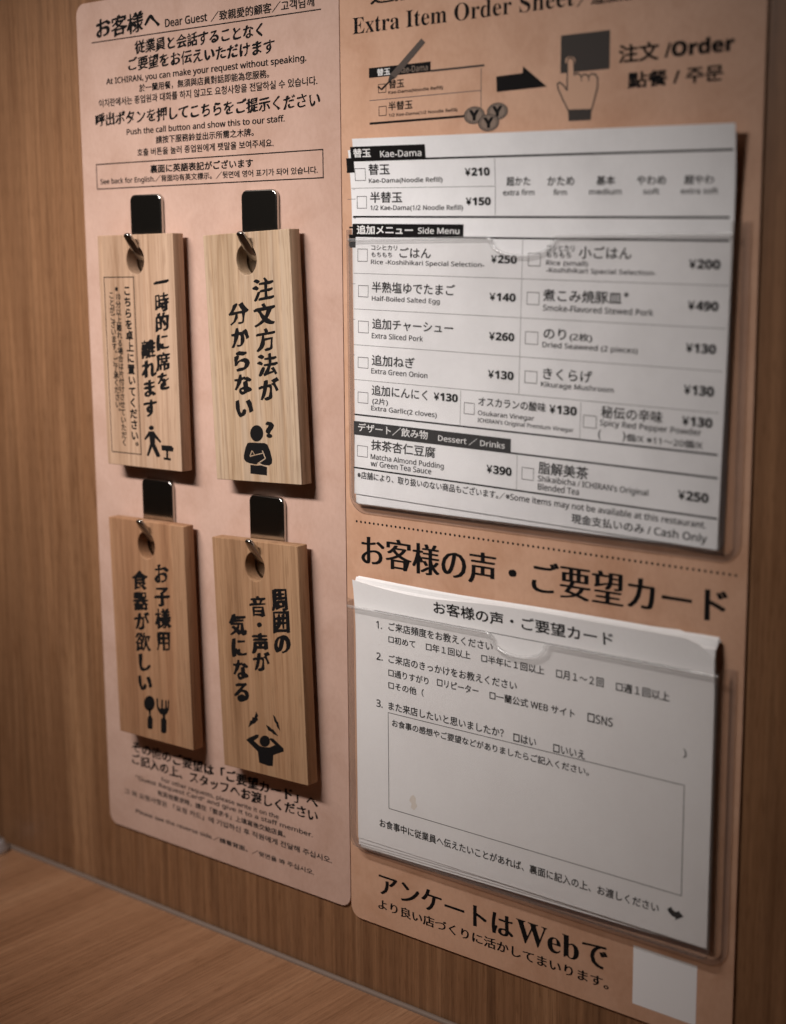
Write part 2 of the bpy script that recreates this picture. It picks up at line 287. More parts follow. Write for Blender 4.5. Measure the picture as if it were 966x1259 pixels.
    ('v', 'brusht', '音・声が', [(0.64, 63.24), (0.75, 56.43), (0.85, 49.62), (0.96, 42.81)], 7.86, 7.26),
    ('v', 'brusht', '気になる', [(-10.31, 55.21), (-10.23, 46.84), (-10.15, 38.46), (-10.07, 30.09)], 8.1, 7.72),
    ('p', 'k', [(3.34, 13.48), (3.21, 12.9), (2.91, 12.33), (2.46, 11.81), (1.89, 11.37), (1.23, 11.04), (0.54, 10.85), (-0.14, 10.8), (-0.77, 10.91), (-1.3, 11.16), (-1.7, 11.53), (-1.93, 12.01), (-1.98, 12.56), (-1.85, 13.14), (-1.55, 13.71), (-1.09, 14.24), (-0.52, 14.67), (0.14, 15.0), (0.84, 15.19), (1.52, 15.24), (2.14, 15.13), (2.67, 14.88), (3.06, 14.5), (3.29, 14.02)]),
    ('p', 'k', [(-8.97, 11.85), (-7.76, 12.8), (-3.28, 14.93), (-2.22, 14.92), (-2.55, 13.88), (-4.93, 12.2), (-2.11, 10.73), (0.4, 10.68), (3.05, 11.14), (5.88, 12.51), (3.12, 14.07), (3.69, 14.75), (5.12, 14.71), (9.99, 11.97), (10.04, 10.77), (4.71, 8.51), (4.16, 4.22), (1.91, 3.9), (-2.82, 4.31), (-3.2, 8.42)]),
    ('p', 'k', [(-3.0, 23.62), (-1.98, 22.08), (-2.69, 21.48), (-2.22, 20.58), (-4.34, 18.77), (-4.67, 18.81), (-7.54, 16.87), (-6.27, 19.68), (-5.46, 19.86), (-4.96, 21.21), (-4.03, 21.26)]),
    ('p', 'k', [(5.54, 23.87), (6.71, 23.0), (7.39, 21.57), (7.9, 21.46), (8.84, 18.14), (7.2, 19.6), (6.94, 20.62), (6.08, 21.35)]),
    ('p', 'k', [(1.65, 19.37), (3.45, 18.98), (4.57, 18.2), (5.35, 18.24), (7.68, 16.11), (5.24, 16.47), (4.24, 17.18), (2.82, 17.42)]),
],
}

# ------------------------------------------------------------------ materials
def mat(name, base, rough=0.6, spec=0.5, metal=0.0):
    m = bpy.data.materials.new(name); m.use_nodes = True
    b = m.node_tree.nodes['Principled BSDF']
    b.inputs['Base Color'].default_value = (*base, 1); b.inputs['Roughness'].default_value = rough
    b.inputs['Specular IOR Level'].default_value = spec; b.inputs['Metallic'].default_value = metal
    return m
def nodes_of(m): return m.node_tree.nodes, m.node_tree.links, m.node_tree.nodes['Principled BSDF']
def coords(N, L, scale, rot=(0, 0, 0)):
    t = N.new('ShaderNodeTexCoord'); mp = N.new('ShaderNodeMapping')
    mp.inputs['Scale'].default_value = scale; mp.inputs['Rotation'].default_value = rot
    L.new(t.outputs['Object'], mp.inputs['Vector']); return mp.outputs['Vector']
def noise(N, L, vec, scale, detail=4, rough=0.55, dist=0.0):
    n = N.new('ShaderNodeTexNoise'); n.inputs['Scale'].default_value = scale; n.inputs['Detail'].default_value = detail
    n.inputs['Roughness'].default_value = rough; n.inputs['Distortion'].default_value = dist
    L.new(vec, n.inputs['Vector']); return n.outputs['Fac']
def ramp(N, L, fac, stops):
    r = N.new('ShaderNodeValToRGB'); e = r.color_ramp.elements
    while len(e) < len(stops): e.new(0.5)
    for k, (p, c) in enumerate(stops): e[k].position = p; e[k].color = (*c, 1)
    L.new(fac, r.inputs['Fac']); return r.outputs['Color']
def mixc(N, L, fac, a, b, mode='MIX'):
    x = N.new('ShaderNodeMix'); x.data_type = 'RGBA'; x.blend_type = mode
    if isinstance(fac, (int, float)): x.inputs[0].default_value = fac
    else: L.new(fac, x.inputs[0])
    for i, v in ((6, a), (7, b)):
        if isinstance(v, tuple): x.inputs[i].default_value = (*v, 1)
        else: L.new(v, x.inputs[i])
    return x.outputs[2]
def bump(N, L, b, fac, dist, strength=1.0):
    u = N.new('ShaderNodeBump'); u.inputs['Distance'].default_value = dist; u.inputs['Strength'].default_value = strength
    L.new(fac, u.inputs['Height']); L.new(u.outputs['Normal'], b.inputs['Normal'])
def wood(name, stops, streak, fine, axis, rough=0.5, spec=0.4, distort=0.35, bumpd=0.00004, fineness=1.0, rings=0.0):
    """grain running along one object axis"""
    m = mat(name, (1, 1, 1), rough, spec); N, L, b = nodes_of(m)
    s = [1.0, 1.0, 1.0]; s[axis] = 0.035
    f = [1.0, 1.0, 1.0]; f[axis] = 0.012
    v = coords(N, L, tuple(s)); w = coords(N, L, tuple(f))
    n1 = noise(N, L, v, streak, 5, 0.6, distort); n2 = noise(N, L, w, fine, 3, 0.6)
    q = [1.0, 1.0, 1.0]; q[axis] = 0.055
    pore = noise(N, L, coords(N, L, tuple(q)), fine*2.9, 2, 0.5)
    c1 = ramp(N, L, n1, stops)
    k2 = ramp(N, L, n2, [(0.35, (0.80, 0.77, 0.74)), (0.62, (1.06, 1.05, 1.04))])
    c = mixc(N, L, fineness, c1, k2, 'MULTIPLY')
    kp = ramp(N, L, pore, [(0.34, (0.62, 0.57, 0.52)), (0.46, (1, 1, 1))])
    c = mixc(N, L, 0.6*fineness, c, kp, 'MULTIPLY')
    if rings:
        n3 = noise(N, L, coords(N, L, tuple(s)), streak*0.8, 1.5, 0.45, 0.15)
        lines = N.new('ShaderNodeMath'); lines.operation = 'PINGPONG'; lines.inputs[1].default_value = 0.042
        L.new(n3, lines.inputs[0])
        sc_ = N.new('ShaderNodeMath'); sc_.operation = 'DIVIDE'; sc_.inputs[1].default_value = 0.042; L.new(lines.outputs[0], sc_.inputs[0])
        kr = ramp(N, L, sc_.outputs[0], [(0.0, (0.66, 0.58, 0.50)), (0.16, (0.90, 0.87, 0.84)), (0.45, (1.0, 1.0, 1.0)), (1.0, (1.03, 1.03, 1.03))])
        c = mixc(N, L, rings, c, kr, 'MULTIPLY')
    L.new(c, b.inputs['Base Color'])
    bump(N, L, b, n2, bumpd, 0.6)
    return m
def printed_board(name, base, mottle, rough):
    m = mat(name, base, rough, 0.35); N, L, b = nodes_of(m)
    v = coords(N, L, (1, 1, 1))
    a = noise(N, L, v, 55, 6, 0.62, 0.6); fib = noise(N, L, coords(N, L, (1, 0.6, 1), (0, 0, 0.5)), 700, 3, 0.6)
    big = noise(N, L, v, 14, 2, 0.5)
    c = ramp(N, L, a, [(0.30, tuple(x*y for x, y in zip(base, mottle))), (0.55, base), (0.75, tuple(min(1, x*1.06) for x in base))])
    c = mixc(N, L, 0.25, c, ramp(N, L, fib, [(0.35, (0.86, 0.82, 0.78)), (0.6, (1.03, 1.03, 1.03))]), 'MULTIPLY')
    c = mixc(N, L, 0.35, c, ramp(N, L, big, [(0.35, (0.90, 0.86, 0.84)), (0.65, (1.03, 1.03, 1.02))]), 'MULTIPLY')
    L.new(c, b.inputs['Base Color']); bump(N, L, b, fib, 0.00002, 0.4)
    return m
def paper_mat(name, base, tint):
    m = mat(name, base, 0.75, 0.25); N, L, b = nodes_of(m)
    v = coords(N, L, (1, 1, 1))
    a = noise(N, L, v, 30, 4, 0.6); f = noise(N, L, v, 900, 3, 0.7)
    c = ramp(N, L, a, [(0.35, tint), (0.6, base)])
    c = mixc(N, L, 0.3, c, ramp(N, L, f, [(0.3, (0.92, 0.91, 0.90)), (0.6, (1, 1, 1))]), 'MULTIPLY')
    L.new(c, b.inputs['Base Color'])
    bump(N, L, b, noise(N, L, v, 45, 2, 0.4), 0.0006, 0.25)
    return m
def clear_plastic(name, tint, rough, gloss, white_mix=0.0):
    m = bpy.data.materials.new(name); m.use_nodes = True
    N, L = m.node_tree.nodes, m.node_tree.links; N.clear()
    o = N.new('ShaderNodeOutputMaterial'); t = N.new('ShaderNodeBsdfTransparent'); g = N.new('ShaderNodeBsdfGlossy')
    x = N.new('ShaderNodeMixShader'); fr = N.new('ShaderNodeFresnel'); mu = N.new('ShaderNodeMath'); mu.operation = 'MULTIPLY'
    t.inputs[0].default_value = (*tint, 1); g.inputs['Roughness'].default_value = rough; fr.inputs[0].default_value = 1.49
    mu.inputs[1].default_value = gloss
    tc = N.new('ShaderNodeTexCoord'); n = N.new('ShaderNodeTexNoise'); n.inputs['Scale'].default_value = 18; n.inputs['Detail'].default_value = 1
    bp = N.new('ShaderNodeBump'); bp.inputs['Distance'].default_value = 0.0006; bp.inputs['Strength'].default_value = 0.5
    L.new(tc.outputs['Object'], n.inputs['Vector']); L.new(n.outputs['Fac'], bp.inputs['Height']); 
    if not name.endswith('lip'): L.new(bp.outputs['Normal'], g.inputs['Normal'])
    ge = N.new('ShaderNodeNewGeometry'); fb = N.new('ShaderNodeMath'); fb.operation = 'SUBTRACT'; fb.inputs[0].default_value = 1.0; L.new(ge.outputs['Backfacing'], fb.inputs[1])
    f2 = N.new('ShaderNodeMath'); f2.operation = 'MULTIPLY'; L.new(fr.outputs[0], f2.inputs[0]); L.new(fb.outputs[0], f2.inputs[1]); L.new(f2.outputs[0], mu.inputs[0]); L.new(mu.outputs[0], x.inputs[0]); L.new(t.outputs[0], x.inputs[1]); L.new(g.outputs[0], x.inputs[2])
    if white_mix:
        d = N.new('ShaderNodeBsdfPrincipled'); d.inputs['Base Color'].default_value = (0.85, 0.85, 0.85, 1); d.inputs['Roughness'].default_value = 0.18
        y = N.new('ShaderNodeMixShader'); y.inputs[0].default_value = white_mix
        L.new(x.outputs[0], y.inputs[1]); L.new(d.outputs[0], y.inputs[2]); L.new(y.outputs[0], o.inputs['Surface'])
    else: L.new(x.outputs[0], o.inputs['Surface'])
    return m

M_INK = mat('black_ink', (0.008, 0.007, 0.007), 0.7, 0.08)
M_GREY_INK = mat('grey_ink', (0.075, 0.055, 0.045), 0.6, 0.3)
M_DARK_INK = mat('dark_brown_ink', (0.028, 0.020, 0.016), 0.6, 0.3)
M_FAINT = mat('thin_grey_ink', (0.085, 0.08, 0.078), 0.7, 0.2)
M_TEXT_GREY = mat('charcoal_ink', (0.022, 0.021, 0.021), 0.7, 0.1)
M_WHITE_INK = mat('white_ink', (0.72, 0.71, 0.70), 0.7, 0.2)
M_PATCH = mat('white_print', (0.80, 0.79, 0.79), 0.6, 0.3)
M_STAIN = mat('sauce_stain', (0.70, 0.635, 0.565), 0.7, 0.2)
M_HAND = mat('pale_kraft_ink', (0.54, 0.33, 0.222), 0.6, 0.3)
M_DISC = mat('brown_grey_ink', (0.21, 0.155, 0.12), 0.6, 0.3)
M_PINK = printed_board('pink_washi_print', (0.525, 0.352, 0.282), (0.90, 0.87, 0.84), 0.48)
M_KRAFT = printed_board('kraft_print', (0.565, 0.340, 0.228), (0.88, 0.83, 0.78), 0.48)
M_WALL = wood('walnut_laminate', [(0.28, (0.122, 0.058, 0.028)), (0.45, (0.262, 0.134, 0.066)), (0.54, (0.204, 0.101, 0.049)), (0.72, (0.352, 0.192, 0.099))], 75, 760, 1, 0.42, 0.35, 0.35, 0.00004, 1.0, 0.45)
M_DESK = wood('oak_laminate', [(0.30, (0.265, 0.130, 0.066)), (0.5, (0.365, 0.190, 0.102)), (0.70, (0.42, 0.230, 0.128))], 60, 700, 1, 0.40, 0.4)
M_TAG = [
    wood('pale_wood', [(0.28, (0.334, 0.212, 0.134)), (0.45, (0.440, 0.290, 0.194)), (0.56, (0.458, 0.312, 0.216)), (0.74, (0.510, 0.360, 0.255))], 75, 520, 1, 0.75, 0.2, 0.25, 0.00006, 0.75, 0.55),
    wood('yellow_wood', [(0.28, (0.317, 0.217, 0.130)), (0.45, (0.453, 0.322, 0.213)), (0.56, (0.431, 0.322, 0.230)), (0.74, (0.528, 0.394, 0.272))], 95, 560, 1, 0.75, 0.2, 0.25, 0.00006, 0.75, 0.6),
    wood('reddish_wood', [(0.28, (0.221, 0.104, 0.052)), (0.45, (0.336, 0.179, 0.096)), (0.60, (0.359, 0.207, 0.118)), (0.74, (0.423, 0.258, 0.153))], 60, 480, 1, 0.75, 0.2, 0.25, 0.00006, 0.75, 0.4),
    wood('brown_wood', [(0.28, (0.212, 0.113, 0.058)), (0.45, (0.340, 0.195, 0.107)), (0.60, (0.359, 0.216, 0.122)), (0.74, (0.423, 0.267, 0.157))], 80, 520, 1, 0.75, 0.2, 0.25, 0.00006, 0.75, 0.45)]
M_PAPER = paper_mat('white_slip_paper', (0.80, 0.795, 0.80), (0.715, 0.71, 0.715))
M_CARD = paper_mat('white_card_paper', (0.80, 0.785, 0.775), (0.77, 0.75, 0.74))
M_STEEL = mat('polished_steel', (0.50, 0.48, 0.45), 0.16, 0.5, 1.0)
M_PRONG = mat('dark_steel', (0.42, 0.40, 0.37), 0.20, 0.5, 1.0)
M_CHROME = mat('brushed_metal', (0.72, 0.74, 0.78), 0.32, 0.5, 0.7)
M_CLEAR = clear_plastic('clear_plastic', (0.985, 0.982, 0.98), 0.06, 1.0, 0.025)  # white share paints in the haze over the papers
M_RIM = clear_plastic('clear_plastic_rim', (0.83, 0.795, 0.765), 0.12, 1.8, 0.06)
M_LIP = clear_plastic('clear_plastic_lip', (0.978, 0.978, 0.978), 0.16, 2.4, 0.10)  # white share paints in the bright highlight along the lip
M_SEAL = mat('grey_sealant', (0.20, 0.145, 0.115), 0.5, 0.3)
N_, L_, B_ = nodes_of(M_STEEL)
bump(N_, L_, B_, noise(N_, L_, coords(N_, L_, (1, 1, 1)), 120, 3, 0.6), 0.00003, 0.3)

# ------------------------------------------------------------------ object helpers
def finish(me, mats, smooth=False):
    for m in (mats if isinstance(mats, (list, tuple)) else [mats]): me.materials.append(m)
    if smooth:
        for p in me.polygons: p.use_smooth = True
        me.set_sharp_from_angle(angle=math.radians(50))
    return me
def obj(name, me, parent=None, loc=(0, 0, 0)):
    o = bpy.data.objects.new(name, me); COL.objects.link(o)
    if parent is not None: o.parent = parent
    o.location = loc
    return o
def root(name, label, category, x, y, z=0, tilt=0.0, group=None):
    """an Empty on the board plane: local x right, local y up, local z out of the wall, metres"""
    o = bpy.data.objects.new(name, None); COL.objects.link(o); o.empty_display_size = 0.01
    o.location = W(x, y, z); o.rotation_euler = (HALF_PI, -math.radians(tilt), 0)
    o['label'] = label; o['category'] = category
    if group: o['group'] = group
    return o
def structure(name, me):
    o = obj(name, me); o['kind'] = 'structure'; return o
def bm_mesh(bm, name):
    bmesh.ops.recalc_face_normals(bm, faces=bm.faces[:])
    me = bpy.data.meshes.new(name); bm.to_mesh(me); bm.free(); return me
def rounded(x0, y0, x1, y1, r, n=6):
    if not isinstance(r, (list, tuple)): r = (r, r, r, r)       # bl, br, tr, tl
    pts = []
    for (cx, cy, a, q) in ((x0+r[0], y0+r[0], 180, r[0]), (x1-r[1], y0+r[1], 270, r[1]), (x1-r[2], y1-r[2], 0, r[2]), (x0+r[3], y1-r[3], 90, r[3])):
        if q < 1e-6: pts.append((cx, cy)); continue
        for k in range(n+1):
            t = math.radians(a+90*k/n); pts.append((cx+q*math.cos(t), cy+q*math.sin(t)))
    return pts
def slab(name, pts, z0, z1, bevel=0.0, seg=2, holes=()):
    """outline in mm, extruded from z0 to z1"""
    cu = bpy.data.curves.new(name, 'CURVE'); cu.dimensions = '2D'; cu.fill_mode = 'BOTH'
    for loop in (pts, *holes):
        s = cu.splines.new('POLY'); s.points.add(len(loop)-1); s.use_cyclic_u = True
        for q, p in zip(loop, s.points): p.co = (q[0]*MM, q[1]*MM, 0, 1)
    cu.extrude = (z1-z0)/2*MM-(bevel*MM); cu.bevel_depth = bevel*MM; cu.bevel_resolution = seg
    cu.offset = -bevel*MM
    o = bpy.data.objects.new(name, cu); COL.objects.link(o); bpy.context.view_layer.update()
    me = bpy.data.meshes.new_from_object(o.evaluated_get(bpy.context.evaluated_depsgraph_get()))
    bpy.data.objects.remove(o); bpy.data.curves.remove(cu)
    me.materials.clear(); me.transform(Matrix.Translation((0, 0, (z0+z1)/2*MM)))
    return me
def tube_path(bm, pts, rad, n=8, cap=True):
    """round bar along mm points"""
    P = [Vector(p)*MM for p in pts]; rings = []
    for i, p in enumerate(P):
        t = (P[min(i+1, len(P)-1)]-P[max(i-1, 0)]).normalized()
        u = t.cross(Vector((0, 0, 1)))
        if u.length < 1e-4: u = Vector((1, 0, 0))
        u.normalize(); v = t.cross(u).normalized()
        rings.append([bm.verts.new(p+(u*math.cos(a)+v*math.sin(a))*rad*MM) for a in [2*math.pi*k/n for k in range(n)]])
    for a, b in zip(rings, rings[1:]):
        for k in range(n): bm.faces.new((a[k], a[(k+1) % n], b[(k+1) % n], b[k]))
    if cap: bm.faces.new(rings[0]); bm.faces.new(list(reversed(rings[-1])))

# ------------------------------------------------------------------ lettering
FLAT = lambda x, y: 0.0
_cache = {}
def glyphs(text, offset):
    key = (text, offset)
    if key not in _cache:
        c = bpy.data.curves.new('lettering', 'FONT'); c.body = text; c.size = 1.0; c.offset = offset; c.resolution_u = 3
        o = bpy.data.objects.new('lettering', c); COL.objects.link(o); bpy.context.view_layer.update()
        me = bpy.data.meshes.new_from_object(o.evaluated_get(bpy.context.evaluated_depsgraph_get()))
        bpy.data.objects.remove(o); bpy.data.curves.remove(c)
        vs = [(v.co.x, v.co.y) for v in me.vertices]; fs = [tuple(p.vertices) for p in me.polygons]
        bpy.data.meshes.remove(me); _cache[key] = (vs, fs)
    return _cache[key]
SERIF = {}
for k in range(26):
    SERIF[chr(65+k)] = chr(0x1D400+k); SERIF[chr(97+k)] = chr(0x1D41A+k)
SANS = {}; SANSB = {}
for k in range(26):
    SANS[chr(65+k)] = chr(0x1D5A0+k); SANS[chr(97+k)] = chr(0x1D5BA+k)
    SANSB[chr(65+k)] = chr(0x1D5D4+k); SANSB[chr(97+k)] = chr(0x1D5EE+k)
for k in range(10):
    SANS[chr(48+k)] = chr(0x1D7E2+k); SANSB[chr(48+k)] = chr(0x1D7EC+k)
SANSB['¥'] = SANS['¥'] = '￥'
# style: (outline offset, list of pen offsets in em, shear, ink)
def ring(r, n=5): return [(0, 0)]+[(r*math.cos(2*math.pi*k/n), r*math.sin(2*math.pi*k/n)) for k in range(n)]
def nib(dx, dy, n=6): return [(dx*(k/(n-1)-.5), dy*(k/(n-1)-.5)) for k in range(n)]
STYLE = {
    'brush': (0.0, [(a+u, c+v) for a, c in nib(0.074, 0.036, 5) for u, v in ((0, 0), (0.010, -0.014))], 0.10, 'k'), 'brusht': (0.0, [(a+u, c+v) for a, c in nib(0.108, 0.050, 6) for u, v in ((0, 0), (0.012, -0.018))], 0.13, 'k'), 'minb': (-0.006, nib(0.072, 0.010, 7), 0.0, 'k'), 'mins': (0.0, nib(0.05, 0.016, 5), 0.0, 'k'),
    'serif': (-0.005, [(0, 0)], 0, 'k'), 'serifb': (0.0, [(0, 0)], 0, 'k'), 'goth': (0.0, ring(0.017, 4), 0, 'k'), 'cond': (0.0, ring(0.024, 5), 0, 'k'),
    'bold': (0.0, ring(0.028, 6), 0, 'k'), 'med': (0.0, ring(0.018, 5), 0, 't'), 'light': (0.0, ring(0.016, 4), 0, 't'), 'black2': (0.0, ring(0.045, 7), 0, 'k'),
    'w1': (0.0, ring(0.026, 6), 0, 'w'), 'w2': (0.0, ring(0.012, 5), 0, 'w'), 'colb': (0.0, ring(0.042, 6), 0, 'k'), 'colm': (0.0, ring(0.026, 5), 0, 'k'), 'g1': (0.0, ring(0.008, 4), 0, 'h')}
INK = {'finger': M_DARK_INK, 'k': M_INK, 'g': M_GREY_INK, 'd': M_DARK_INK, 'f': M_FAINT, 't': M_TEXT_GREY, 'w': M_WHITE_INK, 'hand': M_HAND, 'white': M_PATCH, 'stain': M_STAIN, 'h': M_DISC}
from mathutils import noise as mnoise
def pressure(x, y):             # how hard the brush presses here
    return max(0.2, min(1.5, 0.95+1.7*mnoise.noise(Vector((x, y, 0.37)))))
class Print:
    """collects ink marks (mm, thing-local) and links them as one child mesh"""
    def __init__(self, surf=FLAT, z=0.03):
        self.v, self.f, self.m, self.mats, self.surf, self.z, self.n = [], [], [], [], surf, z, 0
    def slot(self, col):
        m = col if not isinstance(col, str) else INK[col]
        if m not in self.mats: self.mats.append(m)
        return self.mats.index(m)
    def add(self, vs, fs, col, lift=0.0):
        b = len(self.v); s = self.slot(col)
        self.v += [((x)*MM, (y)*MM, (self.surf(x, y)+self.z+lift)*MM) for x, y in vs]
        for f in fs: self.f.append(tuple(i+b for i in f)); self.m.append(s)
    def fit(self, style, text, x, y, w, h):
        if text[0] == '¥' and len(text) > 1:
            self.fit(style, '¥', x, y, w*0.235, h*0.97); return self.fit(style, text[1:], x+w*0.265, y, w*0.735, h)
        off, pens, shear, col = STYLE[style]
        if style.startswith('serif'): text = ''.join(SERIF.get(ch, ch) for ch in text)
        else:
            tab = SANSB if style in ('bold', 'black2') else SANS
            text = ''.join(tab.get(ch, ch) for ch in text)
            if tab is SANSB and text[0] == '￥': pens = ring(0.036, 5)
        vs, fs = glyphs(text, off)
        if not vs: return
        x0 = min(a for a, b in vs); x1 = max(a for a, b in vs); y0 = min(b for a, b in vs); y1 = max(b for a, b in vs)
        px = max(abs(p[0]) for p in pens); py = max(abs(p[1]) for p in pens)
        sx = w/(x1-x0+2*px); sy = h/(y1-y0+2*py)
        for k, (dx, dy) in enumerate(pens):
            pts = []
            for a, b in vs:
                fr = (a % 1.0)-0.5 if shear else 0
                s = pressure(a*2.6, b*2.6) if style == 'brush' else 1.0
                pts.append((x+(a-x0+px+dx*s)*sx, y+(b-y0+py+dy*s+shear*fr)*sy))
            self.add(pts, fs, col, 0.0012*k)
    def column(self, style, text, centres, w, h):
        off, pens, shear, col = STYLE[style]
        for ch, (cx, cy) in zip(text, centres):
            vs, fs = glyphs(ch, off)
            if not vs: continue
            wide = max(a for a, b in vs)
            if len(ch) == 1 and ord(ch) < 128: mid = (min(a for a, b in vs)+max(a for a, b in vs))/2-0.5; vs = [(a-mid, b) for a, b in vs]
            for k, (dx, dy) in enumerate(pens):
                pts = []
                for a, b in vs:
                    u, t = a-0.5, b-0.38
                    if len(ch) > 1: u = (a-wide/2)*0.92/wide
                    if style == 'brusht':
                        s = pressure(a*2.6+ord(ch), b*2.6); e = (dx*s, dy*s)
                    else: e = (dx, dy)
                    if ch in ('。', '、'): u += 0.55; t += 0.55
                    if ch == 'ー': u, t = -t, -u
                    pts.append((cx+(u+e[0])*w*1.08, cy+(t+e[1]+shear*u)*h*1.08))
                self.add(pts, fs, col, 0.0012*k)
    def quads(self, x0, y0, x1, y1, col, lift=0.0):
        n = max(1, int(abs(y1-y0)/6)); vs = []; fs = []
        for k in range(n+1):
            t = y0+(y1-y0)*k/n; vs += [(x0, t), (x1, t)]
        for k in range(n): fs.append((2*k, 2*k+1, 2*k+3, 2*k+2))
        self.add(vs, fs, col, lift)
    def poly(self, pts, col, lift=0.0):
        if len(pts) == 4 and abs(pts[0][1]-pts[1][1]) < 1e-6 and abs(pts[0][0]-pts[3][0]) < 1e-6:
            return self.quads(pts[0][0], pts[0][1], pts[1][0], pts[2][1], col, lift)
        bm = bmesh.new(); vv = [bm.verts.new((x, y, 0)) for x, y in pts]; bm.faces.new(vv)
        bmesh.ops.triangulate(bm, faces=bm.faces[:]); bm.verts.index_update(); bm.faces.ensure_lookup_table()
        fs = []
        for f in bm.faces:
            idx = [v.index for v in f.verts]
            if f.normal.z < 0: idx.reverse()
            fs.append(tuple(idx))
        bm.free(); self.add(pts, fs, col, lift)
    def box(self, col, x, y, w, h, t):
        for a in ((x, y, x+w, y+t), (x, y+h-t, x+w, y+h), (x, y+t, x+t, y+h-t), (x+w-t, y+t, x+w, y+h-t)): self.quads(*a, col)
    def stroke(self, pts, t, col, lift=0.0, closed=True):
        n = len(pts)
        for i in range(n if closed else n-1):
            a, b = Vector(pts[i]), Vector(pts[(i+1) % n]); d = (b-a)
            if d.length < 1e-6: continue
            d.normalize(); p = Vector((-d.y, d.x))*t/2; e = d*t*0.3
            self.add([tuple(a-p-e), tuple(b-p+e), tuple(b+p+e), tuple(a+p-e)], [(0, 1, 2, 3)], col, lift+0.0004*(i % 2))
    def disc(self, x, y, r, col, lift=0.0, n=28, sq=1.0):
        vs = [(x, y)]+[(x+r*math.cos(2*math.pi*k/n), y+sq*r*math.sin(2*math.pi*k/n)) for k in range(n)]
        self.add(vs, [(0, 1+k, 1+(k+1) % n) for k in range(n)], col, lift)
    def run(self, items, dx=0, dy=0, wood=None):
        for it in items:
            lift = 0.0
            if it[0] == 't':
                self.n += 1
                lift_z = self.z; self.z += 0.05; self.fit(it[1], it[2], it[3]-dx, it[4]-dy, it[5], it[6]); self.z = lift_z
            elif it[0] == 'v': self.column(it[1], it[2], [(a-dx, b-dy) for a, b in it[3]], it[4], it[5])
            elif it[0] == 'p':
                col = wood if it[1] == 'wood' else it[1]
                lf = {'finger': 0.04, 'k': 0.0, 'f': 0.002, 'd': 0.008, 'g': 0.06, 'hand': 0.03, 'wood': 0.03, 'white': 0.01, 'stain': 0.0}[it[1]]
                pts = [(a-dx, b-dy) for a, b in it[2]]
                if it[1] == 'd' and len(pts) == 4 and abs(pts[0][0]-pts[1][0]) < 6: lf = 0.065
                if it[1] == 'hand' and len(pts) == 18: lf = 0.016
                self.poly(pts, col, lf)
                if it[1] == 'hand': self.stroke(pts, 0.45 if len(pts) > 18 else 0.25, 'd', 0.036 if len(pts) > 18 else 0.020)
            elif it[0] == 'b': self.box(it[1], it[2]-dx, it[3]-dy, it[4], it[5], it[6])
            elif it[0] == 'disc':
                k = self.nd = getattr(self, 'nd', 0)+1
                x, y, r = it[1]-dx, it[2]-dy, it[3]
                self.disc(x, y, r, 'd', 0.02*k, sq=0.66); self.disc(x, y, r*0.90, 'h', 0.02*k+0.004, sq=0.66); self.disc(x, y, r*0.80, 'd', 0.02*k+0.006, sq=0.66); self.disc(x, y, r*0.74, 'h', 0.02*k+0.008, sq=0.66)
                z = self.z; self.z += 0.02*k+0.012; self.fit('black2', 'Y', x-r*0.48, y-r*0.40, r*0.96, r*0.8); self.z = z
            elif it[0] == 'dots':
                (ax, ay), (bx, by) = it[1], it[2]; n = 75
                for k in range(n):
                    t = k/(n-1); self.disc(ax-dx+(bx-ax)*t, (ay+by)/2-dy, 0.42, 'k', 0, 12)
    def link(self, name, parent):
        me = bpy.data.meshes.new(name); me.from_pydata(self.v, [], self.f)
        for m in self.mats: me.materials.append(m)
        me.polygons.foreach_set('material_index', self.m); me.update()
        return obj(name, me, parent)

# ------------------------------------------------------------------ the setting
def grid_box(name, x0, y0, z0, x1, y1, z1):
    bm = bmesh.new(); bmesh.ops.create_cube(bm, size=1.0)
    for v in bm.verts: v.co = W(x0+(v.co.x+.5)*(x1-x0), y0+(v.co.y+.5)*(y1-y0), z0+(v.co.z+.5)*(z1-z0))
    return bm_mesh(bm, name)
def local_box(x0, y0, z0, x1, y1, z1, name):
    bm = bmesh.new(); bmesh.ops.create_cube(bm, size=1.0)
    for v in bm.verts: v.co = Vector((x0+(v.co.x+.5)*(x1-x0), y0+(v.co.y+.5)*(y1-y0), z0+(v.co.z+.5)*(z1-z0)))*MM
    return bm_mesh(bm, name)
wall = bpy.data.objects.new('wall', finish(local_box(-900, -330, -20, 620, 520, -0.9, 'wall'), M_WALL)); COL.objects.link(wall)
wall.location = W(0, 0, 0); wall.rotation_euler = (HALF_PI, 0, 0); wall['kind'] = 'structure'
# the counter: grain runs away from the wall
cr = root('counter', 'brown wood grain counter top meeting the wall below the two notices', 'counter', 0, DESK_Y, 0)
bm = bmesh.new(); bmesh.ops.create_cube(bm, size=1.0)
for v in bm.verts: v.co = Vector((-900+(v.co.x+.5)*1520, -665+(v.co.y+.5)*665, -28+(v.co.z+.5)*28))*MM
top_me = bm_mesh(bm, 'counter_top')
top = obj('counter_top', finish(top_me, M_DESK), cr); top.rotation_euler = (-HALF_PI, 0, 0)
bm = bmesh.new(); tube_path(bm, [(-890, 0.2, 0.2), (-400, 0.2, 0.2), (0, 0.2, 0.2), (610, 0.2, 0.2)], 1.2, 8)
obj('sealant_strip', finish(bm_mesh(bm, 'sealant_strip'), M_SEAL, True), cr)

